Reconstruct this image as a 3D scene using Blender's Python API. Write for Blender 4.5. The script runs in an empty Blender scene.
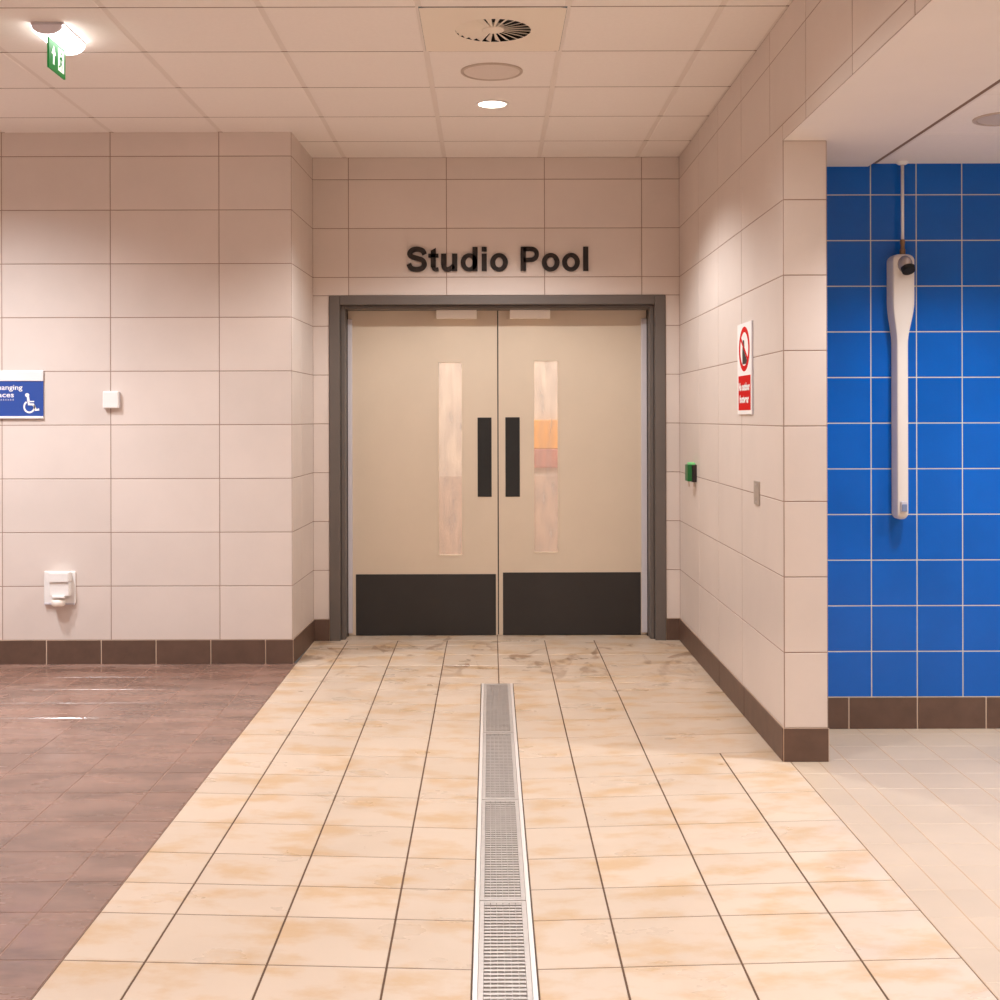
import bpy, bmesh, math, random
from mathutils import Vector, Matrix
random.seed(7)
scene = bpy.context.scene
COL = scene.collection
F, VX, VY, H = 1270.0, 490.0, 417.3, 1.37
YB, YL, YP, YW = 7.79, 7.08, 5.04, 5.57        # door wall, left wall, pillar face, blue wall
ZC, ZS = 2.965, 2.465                          # corridor ceiling, soffit
XL0, XL1, XR, XP = -1.104, -1.086, 1.165, 1.338
BH = 0.134                                     # skirting height
ROW = 0.2995

def P(x, y, Y):
    return Vector(((x - VX) * Y / F, Y, H + (VY - y) * Y / F))

# ------------------------------------------------------------------ materials
def srgb(r, g, b):
    def f(c):
        c /= 255.0
        return c / 12.92 if c <= 0.04045 else ((c + 0.055) / 1.055) ** 2.4
    return (f(r), f(g), f(b), 1.0)

def mat(name, col, rough=0.5, metal=0.0, emit=None, estr=0.0, noise=0.0, nscale=8.0, tint=0.0,
        bump=0.0, bscale=60.0, spec=0.5, rnoise=0.0, stretch=(1, 1, 1), col2=None, sharp=(0.3, 0.7)):
    m = bpy.data.materials.new(name); m.use_nodes = True
    nt = m.node_tree; N = nt.nodes; L = nt.links
    b = N['Principled BSDF']
    b.inputs['Base Color'].default_value = col
    b.inputs['Roughness'].default_value = rough
    b.inputs['Metallic'].default_value = metal
    b.inputs['Specular IOR Level'].default_value = spec
    if emit:
        b.inputs['Emission Color'].default_value = emit
        b.inputs['Emission Strength'].default_value = estr
    if noise or bump or rnoise or tint:
        geo = N.new('ShaderNodeNewGeometry')
        mp = N.new('ShaderNodeMapping'); mp.inputs['Scale'].default_value = stretch
        L.new(geo.outputs['Position'], mp.inputs['Vector'])
        cur = None
        if noise:
            t = N.new('ShaderNodeTexNoise'); t.inputs['Scale'].default_value = nscale
            t.inputs['Detail'].default_value = 6; t.inputs['Roughness'].default_value = 0.6
            L.new(mp.outputs[0], t.inputs['Vector'])
            ra = N.new('ShaderNodeMapRange'); ra.inputs[1].default_value = sharp[0]; ra.inputs[2].default_value = sharp[1]
            ra.inputs[3].default_value = 0.0; ra.inputs[4].default_value = 1.0
            L.new(t.outputs['Fac'], ra.inputs[0])
            mx = N.new('ShaderNodeMix'); mx.data_type = 'RGBA'
            c2 = col2 or tuple(c * (1 - noise) for c in col[:3]) + (1,)
            mx.inputs[6].default_value = col; mx.inputs[7].default_value = c2
            L.new(ra.outputs[0], mx.inputs[0])
            cur = mx.outputs[2]
        if tint:
            at = N.new('ShaderNodeAttribute'); at.attribute_name = 'tint'
            ma = N.new('ShaderNodeMath'); ma.operation = 'MULTIPLY_ADD'
            ma.inputs[1].default_value = tint; ma.inputs[2].default_value = 1.0
            L.new(at.outputs['Fac'], ma.inputs[0])
            hs = N.new('ShaderNodeHueSaturation')
            if cur is not None: L.new(cur, hs.inputs['Color'])
            else: hs.inputs['Color'].default_value = col
            L.new(ma.outputs[0], hs.inputs['Value'])
            cur = hs.outputs[0]
        if cur is not None: L.new(cur, b.inputs['Base Color'])
        if rnoise:
            t2 = N.new('ShaderNodeTexNoise'); t2.inputs['Scale'].default_value = 3.0; t2.inputs['Detail'].default_value = 5
            L.new(mp.outputs[0], t2.inputs['Vector'])
            r2 = N.new('ShaderNodeMapRange'); r2.inputs[1].default_value = 0.35; r2.inputs[2].default_value = 0.65
            r2.inputs[3].default_value = max(0.05, rough - rnoise); r2.inputs[4].default_value = rough + rnoise
            L.new(t2.outputs['Fac'], r2.inputs[0]); L.new(r2.outputs[0], b.inputs['Roughness'])
        if bump:
            t3 = N.new('ShaderNodeTexNoise'); t3.inputs['Scale'].default_value = bscale; t3.inputs['Detail'].default_value = 4
            L.new(geo.outputs['Position'], t3.inputs['Vector'])
            bp = N.new('ShaderNodeBump'); bp.inputs['Strength'].default_value = bump; bp.inputs['Distance'].default_value = 0.002
            L.new(t3.outputs['Fac'], bp.inputs['Height']); L.new(bp.outputs[0], b.inputs['Normal'])
    return m

M = {}
M['wall'] = mat('wall_tile', srgb(222, 208, 199), 0.42, noise=0.07, nscale=2.2, tint=0.035, bump=0.15, bscale=40)
M['wall_grout'] = mat('wall_grout', srgb(158, 132, 117), 0.9)
M['skirt'] = mat('skirting_tile', srgb(104, 78, 64), 0.5, noise=0.25, nscale=14, tint=0.06, bump=0.1)
M['skirt_grout'] = mat('skirting_grout', srgb(214, 190, 168), 0.9)
M['tan'] = mat('tan_floor_tile', srgb(213, 192, 171), 0.38, noise=0.2, nscale=4.2, tint=0.035, bump=0.12, rnoise=0.12,
               sharp=(0.48, 0.64), stretch=(1, 1.7, 1), col2=srgb(206, 174, 138))
M['tan_grout'] = mat('tan_floor_grout', srgb(100, 74, 54), 0.9)
M['pale'] = mat('pale_floor_tile', srgb(206, 184, 160), 0.42, noise=0.12, nscale=2.5, tint=0.03, bump=0.1)
M['pale_grout'] = mat('pale_floor_grout', srgb(188, 158, 130), 0.9)
M['brown'] = mat('brown_floor_tile', srgb(146, 113, 99), 0.24, spec=0.6, noise=0.3, nscale=2.8, tint=0.06, bump=0.3, bscale=12, rnoise=0.13,
                 stretch=(1, 2.5, 1), sharp=(0.42, 0.6))
M['brown_grout'] = mat('brown_floor_grout', srgb(150, 116, 100), 0.7)
M['blue'] = mat('blue_glazed_tile', srgb(0, 97, 196), 0.2, spec=0.35, noise=0.15, nscale=3, tint=0.06, bump=0.06, bscale=18)
M['blue_grout'] = mat('blue_wall_grout', srgb(206, 202, 184), 0.9)
M['ceil'] = mat('ceiling_tile', srgb(243, 234, 227), 0.9, noise=0.03, nscale=60, tint=0.012)
M['ceil_bar'] = mat('ceiling_grid', srgb(230, 219, 210), 0.6)
M['soffit'] = mat('soffit_paint', srgb(238, 228, 221), 0.8, noise=0.03, nscale=3)
M['dark_gap'] = mat('shadow_gap', srgb(132, 106, 88), 0.9)
M['frame'] = mat('door_frame_paint', srgb(104, 95, 89), 0.45, noise=0.05, nscale=5)
M['frame_dark'] = mat('door_frame_seal', srgb(58, 47, 42), 0.8)
M['leaf'] = mat('door_laminate', srgb(214, 196, 174), 0.38, noise=0.05, nscale=3)
M['leaf_edge'] = mat('door_edge_trim', srgb(232, 214, 190), 0.5)
M['kick'] = mat('black_kick_plate', srgb(44, 40, 38), 0.45, noise=0.25, nscale=5)
M['pull'] = mat('black_pull_plate', srgb(30, 31, 31), 0.35, noise=0.4, nscale=14)
M['guard'] = mat('grey_hinge_guard', srgb(206, 200, 204), 0.5)
M['white'] = mat('white_plastic', srgb(240, 236, 232), 0.35)
M['cream'] = mat('cream_plastic', srgb(252, 243, 232), 0.4)
M['grey'] = mat('grey_plastic', srgb(200, 194, 200), 0.5)
M['dkgrey'] = mat('dark_grey_plastic', srgb(66, 60, 60), 0.5)
M['black'] = mat('black_void', srgb(14, 12, 11), 0.8)
M['letter'] = mat('dark_brown_letter', srgb(32, 20, 14), 0.6, noise=0.1, nscale=20)
M['steel'] = mat('brushed_steel', srgb(208, 200, 194), 0.42, 0.35, noise=0.12, nscale=30)
M['steel_pale'] = mat('pale_steel', srgb(236, 228, 222), 0.45, 0.35)
M['trough'] = mat('drain_trough', srgb(50, 40, 33), 0.8)
M['plate'] = mat('grey_metal_plate', srgb(176, 164, 154), 0.4, 0.3)
M['signblue'] = mat('sign_blue', srgb(40, 74, 152), 0.4)
M['silver'] = mat('silver_sign_frame', srgb(236, 232, 232), 0.35, 0.1)
M['signwhite'] = mat('sign_white', srgb(246, 242, 240), 0.4)
M['signred'] = mat('sign_red', srgb(200, 10, 3), 0.7, spec=0.15)
M['signblack'] = mat('sign_black', srgb(34, 22, 20), 0.5)
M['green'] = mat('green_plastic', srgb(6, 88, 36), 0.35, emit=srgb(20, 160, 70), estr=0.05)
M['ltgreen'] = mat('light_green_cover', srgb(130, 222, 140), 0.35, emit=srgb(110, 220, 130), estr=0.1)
M['exitgreen'] = mat('exit_green', srgb(0, 112, 46), 0.5, emit=srgb(0, 150, 62), estr=0.35)
M['exitwhite'] = mat('exit_white', srgb(245, 250, 245), 0.4, emit=srgb(235, 250, 238), estr=0.8)
M['glow'] = mat('lit_diffuser', srgb(255, 255, 255), 0.4, emit=(1, 0.97, 0.95, 1), estr=9.0)
M['lamp'] = mat('lit_downlight_lens', srgb(255, 250, 240), 0.4, emit=(1, 0.93, 0.82, 1), estr=9.0)
M['lens_off'] = mat('dim_downlight_lens', srgb(206, 192, 180), 0.5)
M['ventplate'] = mat('vent_plate', srgb(240, 228, 212), 0.6)
M['grille'] = mat('speaker_grille', srgb(226, 212, 202), 0.7, noise=0.08, nscale=200)
M['grille_rim'] = mat('speaker_rim', srgb(196, 178, 164), 0.6)
M['shower'] = mat('shower_enamel', srgb(226, 218, 210), 0.3)
M['chrome'] = mat('shower_chrome', srgb(200, 190, 184), 0.25, 0.6)
M['brass'] = mat('aged_brass', srgb(150, 118, 88), 0.4, 0.6)
M['button'] = mat('push_button', srgb(120, 134, 166), 0.35)
M['beyond'] = mat('pool_hall_paint', srgb(225, 215, 205), 0.8)
M['band'] = mat('lower_band', srgb(216, 197, 184), 0.7, noise=0.15, nscale=3)
M['cap'] = mat('pale_grey_cap', srgb(232, 226, 236), 0.5)
M['orange'] = mat('orange_panel', srgb(240, 178, 96), 0.6)
M['pink'] = mat('pink_panel', srgb(196, 140, 128), 0.6)

def pane_material():
    m = bpy.data.materials.new('frosted_pane'); m.use_nodes = True
    nt = m.node_tree; N = nt.nodes; L = nt.links
    b = N['Principled BSDF']
    b.inputs['Base Color'].default_value = srgb(196, 188, 184); b.inputs['Roughness'].default_value = 0.22
    tr = N.new('ShaderNodeBsdfTransparent'); tr.inputs[0].default_value = srgb(250, 244, 238)
    mx = N.new('ShaderNodeMixShader')
    geo = N.new('ShaderNodeNewGeometry')
    mp = N.new('ShaderNodeMapping'); mp.inputs['Scale'].default_value = (9, 9, 2.2)
    no = N.new('ShaderNodeTexNoise'); no.inputs['Scale'].default_value = 2.2; no.inputs['Detail'].default_value = 1
    r = N.new('ShaderNodeMapRange'); r.inputs[1].default_value = 0.3; r.inputs[2].default_value = 0.7
    r.inputs[3].default_value = 0.6; r.inputs[4].default_value = 0.78
    L.new(geo.outputs['Position'], mp.inputs[0]); L.new(mp.outputs[0], no.inputs['Vector'])
    L.new(no.outputs['Fac'], r.inputs[0]); L.new(r.outputs[0], mx.inputs[0])
    L.new(b.outputs[0], mx.inputs[1]); L.new(tr.outputs[0], mx.inputs[2])
    L.new(mx.outputs[0], N['Material Output'].inputs[0])
    return m
M['pane'] = pane_material()

def floor_stains(m, centre, dark):
    """scuff marks and damp shoe prints on the tiles in front of the doors"""
    nt = m.node_tree; N = nt.nodes; L = nt.links
    b = N['Principled BSDF']
    src = b.inputs['Base Color'].links[0].from_socket
    geo = N.new('ShaderNodeNewGeometry')
    mp = N.new('ShaderNodeMapping'); mp.inputs['Scale'].default_value = (4.5, 2.4, 1)
    L.new(geo.outputs['Position'], mp.inputs[0])
    no = N.new('ShaderNodeTexNoise'); no.inputs['Scale'].default_value = 1.6; no.inputs['Detail'].default_value = 5
    no.inputs['Distortion'].default_value = 1.2
    L.new(mp.outputs[0], no.inputs['Vector'])
    rg = N.new('ShaderNodeMapRange'); rg.inputs[1].default_value = 0.57; rg.inputs[2].default_value = 0.66
    L.new(no.outputs['Fac'], rg.inputs[0])
    sp = N.new('ShaderNodeSeparateXYZ'); L.new(geo.outputs['Position'], sp.inputs[0])
    yr = N.new('ShaderNodeMapRange'); yr.inputs[1].default_value = 6.1; yr.inputs[2].default_value = 7.2
    L.new(sp.outputs[1], yr.inputs[0])
    mu = N.new('ShaderNodeMath'); mu.operation = 'MULTIPLY'
    L.new(rg.outputs[0], mu.inputs[0]); L.new(yr.outputs[0], mu.inputs[1])
    m2 = N.new('ShaderNodeMath'); m2.operation = 'MULTIPLY'; m2.inputs[1].default_value = 0.6
    L.new(mu.outputs[0], m2.inputs[0])
    mx = N.new('ShaderNodeMix'); mx.data_type = 'RGBA'
    mx.inputs[7].default_value = dark
    L.new(m2.outputs[0], mx.inputs[0]); L.new(src, mx.inputs[6])
    L.new(mx.outputs[2], b.inputs['Base Color'])
floor_stains(M['tan'], None, srgb(136, 94, 58))

# ------------------------------------------------------------------ mesh helpers
def wpos(o):
    v = Vector(o.location)
    while o.parent:
        o = o.parent; v += Vector(o.location)
    return v

def obj(name, bm, mats, parent=None, origin=None, smooth=False):
    """bm holds world coordinates; links it as one mesh object with its origin at its own middle"""
    if not isinstance(mats, (list, tuple)): mats = [mats]
    if origin is None:
        lo = Vector((1e9,) * 3); hi = Vector((-1e9,) * 3)
        for v in bm.verts:
            for i in range(3):
                lo[i] = min(lo[i], v.co[i]); hi[i] = max(hi[i], v.co[i])
        origin = (lo + hi) / 2
    origin = Vector(origin)
    bmesh.ops.translate(bm, verts=bm.verts, vec=-origin)
    me = bpy.data.meshes.new(name); bm.to_mesh(me); bm.free()
    for m in mats: me.materials.append(m)
    if smooth:
        for p in me.polygons: p.use_smooth = True
    o = bpy.data.objects.new(name, me); COL.objects.link(o)
    if parent:
        o.parent = parent; o.location = origin - wpos(parent)
    else:
        o.location = origin
    return o

def empty(name, loc):
    o = bpy.data.objects.new(name, None); COL.objects.link(o); o.location = loc
    o.empty_display_size = 0.1
    return o

def tag(o, label=None, cat=None, group=None, kind=None):
    if label: o['label'] = label
    if cat: o['category'] = cat
    if group: o['group'] = group
    if kind: o['kind'] = kind
    return o

def struct(o, label=None, cat=None):
    return tag(o, label, cat, kind='structure')

def box(bm, x0, x1, y0, y1, z0, z1, bev=0.0, seg=2, mi=0):
    r = bmesh.ops.create_cube(bm, size=1.0)
    vs = r['verts']
    for v in vs:
        v.co = Vector((x0 + (v.co.x + .5) * (x1 - x0), y0 + (v.co.y + .5) * (y1 - y0), z0 + (v.co.z + .5) * (z1 - z0)))
    fs = {f for v in vs for f in v.link_faces}
    for f in fs: f.material_index = mi
    if bev > 0:
        es = list({e for v in vs for e in v.link_edges})
        bmesh.ops.bevel(bm, geom=es, offset=bev, segments=seg, affect='EDGES', profile=0.5)
    return bm

def B(*a, **k):
    return box(bmesh.new(), *a, **k)

def cyl(bm, p0, p1, r0, r1=None, n=24, caps=True, mi=0):
    p0 = Vector(p0); p1 = Vector(p1); r1 = r0 if r1 is None else r1
    d = (p1 - p0).normalized()
    a = d.orthogonal().normalized(); b = d.cross(a)
    A = [bm.verts.new(p0 + (a * math.cos(2 * math.pi * i / n) + b * math.sin(2 * math.pi * i / n)) * r0) for i in range(n)]
    C = [bm.verts.new(p1 + (a * math.cos(2 * math.pi * i / n) + b * math.sin(2 * math.pi * i / n)) * r1) for i in range(n)]
    for i in range(n):
        f = bm.faces.new((A[i], A[(i + 1) % n], C[(i + 1) % n], C[i])); f.material_index = mi
    if caps:
        bm.faces.new(A[::-1]).material_index = mi; bm.faces.new(C).material_index = mi
    return bm

def lathe(bm, centre, prof, n=48, mi=0):
    """prof: (radius, z offset) about a vertical axis"""
    c = Vector(centre); rings = []
    for r, z in prof:
        if r < 1e-6: rings.append([bm.verts.new(c + Vector((0, 0, z)))])
        else: rings.append([bm.verts.new(c + Vector((r * math.cos(2 * math.pi * i / n), r * math.sin(2 * math.pi * i / n), z))) for i in range(n)])
    for a, b in zip(rings, rings[1:]):
        for i in range(n):
            j = (i + 1) % n
            if len(a) == 1 and len(b) == 1: continue
            if len(a) == 1: f = bm.faces.new((a[0], b[i], b[j]))
            elif len(b) == 1: f = bm.faces.new((a[i], b[0], a[j]))
            else: f = bm.faces.new((a[i], b[i], b[j], a[j]))
            f.material_index = mi
    return bm

def tiles(bm, O, U, V, ub, vb, gu=0.004, gv=0.004, t=0.0015, ch=0.0012, mg=0, mt=1, warp=None, skip=None, tjit=1.0):
    """tiled skin: a grout bed with a raised chamfered tile in every cell; ub, vb are joint positions including the ends"""
    O = Vector(O); U = Vector(U); V = Vector(V); Nn = U.cross(V).normalized()
    lay = bm.loops.layers.float_color.get('tint') or bm.loops.layers.float_color.new('tint')
    def at(u, v, h):
        p = O + U * u + V * v
        if warp: p = warp(p)
        return bm.verts.new(p + Nn * h)
    for iu in range(len(ub) - 1):
        for iv in range(len(vb) - 1):
            u0, u1, v0, v1 = ub[iu], ub[iu + 1], vb[iv], vb[iv + 1]
            if u1 - u0 < 1e-4 or v1 - v0 < 1e-4: continue
            if skip and skip((u0 + u1) / 2, (v0 + v1) / 2): continue
            f = bm.faces.new([at(u0, v0, 0), at(u1, v0, 0), at(u1, v1, 0), at(u0, v1, 0)]); f.material_index = mg
            a0 = u0 + gu / 2; a1 = u1 - gu / 2; b0 = v0 + gv / 2; b1 = v1 - gv / 2
            if a1 - a0 < 0.004 or b1 - b0 < 0.004: continue
            lo = [at(a0, b0, 0), at(a1, b0, 0), at(a1, b1, 0), at(a0, b1, 0)]
            c = ch
            hi = [at(a0 + c, b0 + c, t), at(a1 - c, b0 + c, t), at(a1 - c, b1 - c, t), at(a0 + c, b1 - c, t)]
            k = random.uniform(-1, 1) * tjit
            fs = [bm.faces.new(hi)]
            for i in range(4):
                fs.append(bm.faces.new([lo[i], lo[(i + 1) % 4], hi[(i + 1) % 4], hi[i]]))
            for f in fs:
                f.material_index = mt
                for l in f.loops: l[lay] = (k, k, k, 1)
    return bm

def cuts(lo, hi, joints):
    return [lo] + sorted(j for j in joints if lo + 0.006 < j < hi - 0.006) + [hi]

def seq(start, step, n):
    return [start + step * i for i in range(n)]

ROWS = [BH + ROW * k for k in range(0, 12)]

# ------------------------------------------------------------------ floor
def fall(p):
    X, Y = p.x, p.y
    s = max(0.0, min(1.0, (7.3 - Y) / 2.3))
    if X < -1.086 or X > 1.19: return p
    k = (1.19 - X) / 1.08 if X > 0.11 else ((X + 1.086) / 1.04 if X < -0.046 else 1.0)
    return Vector((X, Y, p.z - 0.027 * s * max(0, min(1, k))))
near = [3.21, 3.52, 3.75, 4.01, 4.31, 4.64, 4.90, 5.19]
YROWS = sorted(seq(2.90, -0.3, 16) + near + seq(5.495, 0.305, 9))
Y0 = -1.6
DX0, DX1, DYE = -0.048, 0.115, 6.57
bm = bmesh.new()
cols_l = [-1.085, -0.876, -0.568, -0.265, DX0]
cols_r = [DX1, 0.331, 0.634, 0.936, 1.19]
yr = cuts(Y0, YB + 0.15, YROWS)
def dskip(lo, hi):
    return lambda u, v: not (lo < v < hi)
yA = cuts(Y0, DYE, YROWS); yB = cuts(DYE, YB, YROWS)
for cs, yy in ((cols_l, yA), (cols_r, cuts(Y0, 5.19, YROWS)), ([DX1, 0.331, 0.634, XR], cuts(5.19, DYE, YROWS)), ([-1.085, -0.876, -0.568, -0.265, 0.043, 0.331, 0.634, XR], yB)):
    tiles(bm, (0, 0, 0), (1, 0, 0), (0, 1, 0), cs, yy, gu=0.0055, gv=0.0046, t=0.0012, warp=fall)
tiles(bm, (0, 0, 0), (1, 0, 0), (0, 1, 0), cuts(-1.0, 1.09, [0.043]), [YB, YB + 0.24], gu=0.004, t=0.0012)
# pale tiles of the shower area, right
xr = [1.19, 1.30, 1.415] + seq(1.605, 0.2, 13)
tiles(bm, (0, 0, 0), (1, 0, 0), (0, 1, 0), cuts(1.19, 4.0, xr), cuts(Y0, YW, seq(YW - 0.1, -0.2, 40)), gu=0.0045, gv=0.0012, t=0.001, mg=2, mt=3)
# brown tiles, left
xb = [-1.254 - 0.305 * k for k in range(0, 12)]
tiles(bm, (0, 0, 0), (1, 0, 0), (0, 1, 0), cuts(-4.2, -1.085, xb), cuts(Y0, YL, YROWS), gu=0.004, gv=0.004, t=0.0012, mg=4, mt=5)
floor = obj('floor', bm, [M['tan_grout'], M['tan'], M['pale_grout'], M['pale'], M['brown_grout'], M['brown']], origin=(0, 0, 0))
struct(floor, 'tiled floor, tan down the middle and right, dark brown on the left')

# ------------------------------------------------------------------ walls
WM = [M['wall_grout'], M['wall']]
def wall(name, O, U, ub, vb, label, **k):
    bm = bmesh.new()
    tiles(bm, O, U, (0, 0, 1), ub, vb, gu=k.pop('gu', 0.0042), gv=0.0042, **k)
    o = obj(name, bm, WM); struct(o, label); return o
DL, DR, DT = -0.985, 1.077, 2.118     # door frame outer edges
# far wall with the doors
bm = bmesh.new()
jx = [-0.865, -0.264, 0.337, 0.933]
tiles(bm, (0, YB, 0), (1, 0, 0), (0, 0, 1), cuts(XL1, DL, jx), cuts(0, DT, ROWS), gu=0.0042, gv=0.0042)
tiles(bm, (0, YB, 0), (1, 0, 0), (0, 0, 1), cuts(DR, XR, jx), cuts(0, DT, ROWS), gu=0.0042, gv=0.0042)
tiles(bm, (0, YB, 0), (1, 0, 0), (0, 0, 1), cuts(XL1, XR, jx), cuts(DT, ZC, ROWS), gu=0.0042, gv=0.0042)
# tile() faces +N = U x V = -Y here, towards the camera
wf = obj('wall_far', bm, WM); struct(wf, 'far tiled wall around the double doors')
# left wall
wall('wall_left', (0, YL, 0), (1, 0, 0), cuts(-4.2, XL0, [-1.508 - 0.606 * k for k in range(6)]), cuts(0, ZC, ROWS), 'tiled wall on the left with the blue sign')
# side of the recess, left
d = Vector((XL1 - XL0, YB - YL, 0)); ln = d.length; d.normalize()
wall('wall_left', (XL0, YL, 0), d, cuts(0, ln, [0.30]), cuts(0, ZC, ROWS), 'narrow tiled side wall left of the doors')
# right wall, from the door wall back to the pillar, plus the beam over the opening
bm = bmesh.new()
jy = [YB - v for v in (7.07, 6.47, 5.87)]
Z8 = ROWS[8]; jy2 = [YB - (7.07 - 0.6 * k) for k in range(14)]
tiles(bm, (XR, YB, 0), (0, -1, 0), (0, 0, 1), cuts(0, YB - YP, jy), cuts(0, Z8, ROWS), gu=0.008, gv=0.0038)
tiles(bm, (XR, YB, 0), (0, -1, 0), (0, 0, 1), cuts(0, YB - Y0, jy2), cuts(Z8, ZC, ROWS), gu=0.008, gv=0.0038)
tiles(bm, (XR, YB, 0), (0, -1, 0), (0, 0, 1), cuts(YB - YP, YB - Y0, jy2), [ZS, Z8], gu=0.008, gv=0.0038)
wr = obj('wall_right', bm, WM); struct(wr, 'tiled wall on the right with the beam above the opening')
# pillar end face and its shower side
bm = bmesh.new()
tiles(bm, (XR, YP, 0), (1, 0, 0), (0, 0, 1), [0, XP - XR], cuts(0, ZS, ROWS), gu=0.005, gv=0.0042)
tiles(bm, (XP, YP, 0), (0, 1, 0), (0, 0, 1), [0, YW - YP], cuts(0, ZS, ROWS), gu=0.005, gv=0.0042)
struct(obj('wall_right', bm, WM), 'end of the right wall, a narrow tiled pillar face')
# blue shower wall
bm = bmesh.new()
bx = [(871 - VX) * YW / F + 0.2002 * k for k in range(-2, 14)]
tiles(bm, (0, YW, 0), (1, 0, 0), (0, 0, 1), cuts(XP, 4.0, bx), cuts(0, ZS + 0.03, [0.139 + 0.2002 * k for k in range(13)]), gu=0.0044, gv=0.0044, t=0.001)
struct(obj('wall_blue', bm, [M['blue_grout'], M['blue']]), 'glossy blue tiled shower wall')
# unseen enclosing walls
bm = bmesh.new(); box(bm, -4.3, -4.2, Y0, YL, 0, ZC)
struct(obj('wall_side', bm, M['wall']), 'plain wall outside the picture on the left')
bm = bmesh.new(); box(bm, 4.0, 4.1, Y0, YW, 0, ZC)
struct(obj('wall_side', bm, M['wall']), 'plain wall outside the picture on the right')
bm = bmesh.new(); box(bm, -4.2, 4.0, Y0 - 0.1, Y0, 0, ZC)
struct(obj('wall_rear', bm, M['wall']), 'plain wall behind the camera')

# ------------------------------------------------------------------ skirting
SM = [M['skirt_grout'], M['skirt']]
def skirt(name, O, U, ub, label, h=BH, gap=0.006):
    U = Vector(U); n = U.cross(Vector((0, 0, 1))).normalized(); bm = bmesh.new()
    O = Vector(O) + n * 0.004
    tiles(bm, O, U, (0, 0, 1), ub, [0.0, h], gu=gap, gv=0.002, t=0.004, ch=0.001)
    L = ub[-1]; a = ub[0]
    v = [bm.verts.new(O + U * a + Vector((0, 0, h))), bm.verts.new(O + U * L + Vector((0, 0, h))),
         bm.verts.new(O + U * L + Vector((0, 0, h)) - n * 0.004), bm.verts.new(O + U * a + Vector((0, 0, h)) - n * 0.004)]
    bm.faces.new(v)
    return struct(obj(name, bm, SM), label)
skirt('baseboard_left', (0, YL, 0), (1, 0, 0), cuts(-4.2, XL0 + 0.006, xb), 'dark brown tiled skirting along the left wall')
skirt('baseboard_left', (XL0, YL, 0), d, cuts(0, ln, []), 'dark brown skirting on the narrow side wall')
skirt('baseboard_far', (0, YB, 0), (1, 0, 0), [XL1, DL], 'short skirting left of the door frame')
skirt('baseboard_far', (0, YB, 0), (1, 0, 0), [DR, XR], 'short skirting right of the door frame')
skirt('baseboard_right', (XR, YB, 0), (0, -1, 0), cuts(0, YB - YP + 0.005, [YB - 6.43, YB - 5.80]), 'dark brown tiled skirting along the right wall')
skirt('baseboard_right', (XR, YP, 0), (1, 0, 0), [-0.005, XP - XR + 0.004], 'skirting tile at the foot of the pillar')
skirt('baseboard_blue', (0, YW, 0), (1, 0, 0), cuts(XP, 4.0, [1.570, 1.870, 2.171, 2.471, 2.771, 3.07, 3.37]), 'brown tiled skirting below the blue wall', h=0.139)

# ------------------------------------------------------------------ ceilings
cx = [-1.50 - 0.607 * k for k in range(5)] + [-0.89, -0.275, 0.305, 0.906]
cy = [7.33 - 0.6 * k for k in range(16)]
VC = (0.017, 5.23)         # vent centre
bm = bmesh.new()
def cskip(u, v):
    return (-0.275 < u < 0.305) and abs((-v) - VC[1]) < 0.29
def ctiles(bm, xs, ys, **k):
    # facing down: U = +X, V = -Y gives a normal of -Z
    tiles(bm, (0, 0, ZC), (1, 0, 0), (0, -1, 0), xs, ys, gu=0.024, gv=0.007, t=0.002, ch=0.003, **k)
ctiles(bm, cuts(-4.2, XR, cx), cuts(-YB, -Y0, [-v for v in cy]), skip=cskip)
for y in cy:
    for a, b_ in ((-4.2, -0.287), (-0.263, 0.293), (0.317, XR)):
        box(bm, a, b_, y - 0.0028, y + 0.0028, ZC - 0.0016, ZC + 0.004, mi=2)
struct(obj('ceiling', bm, [M['ceil_bar'], M['ceil'], M['dark_gap']]), 'suspended tile ceiling over the corridor')
bm = bmesh.new()
XS = 1.66
box(bm, XR + 0.001, XS, Y0, YW, ZS, ZS + 0.05)
struct(obj('ceiling', bm, M['soffit']), 'plain painted strip of the lower ceiling on the right')
bm = bmesh.new(); ZT = ZS + 0.013
tiles(bm, (0, 0, ZT), (1, 0, 0), (0, -1, 0), cuts(XS + 0.036, 4.0, [2.27, 2.87, 3.47]), cuts(-YW, -Y0, [-(4.98 - 0.6 * k) for k in range(12)]), gu=0.02, gv=0.006, t=0.001, ch=0.002)
box(bm, XS, XS + 0.036, Y0, YW, ZT, ZT + 0.02, mi=2)
struct(obj('ceiling', bm, [M['ceil_bar'], M['ceil'], M['dark_gap']]), 'lower suspended tile ceiling above the shower area')

# ------------------------------------------------------------------ door frame and doors
FY = YB - 0.012          # face of the frame stands a little proud of the tiles
RC = YB + 0.175           # front of the leaves
FW = 0.066
bm = bmesh.new()
ix0, ix1, iz = DL + FW, DR - FW, DT - 0.057
def framebox(x0, x1, z0, z1, y0=FY, y1=RC + 0.06, bev=0.003):
    box(bm, x0, x1, y0, y1, z0, z1, bev, 1)
framebox(DL, ix0, 0, DT); framebox(ix1, DR, 0, DT); framebox(ix0, ix1, iz, DT)
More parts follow.
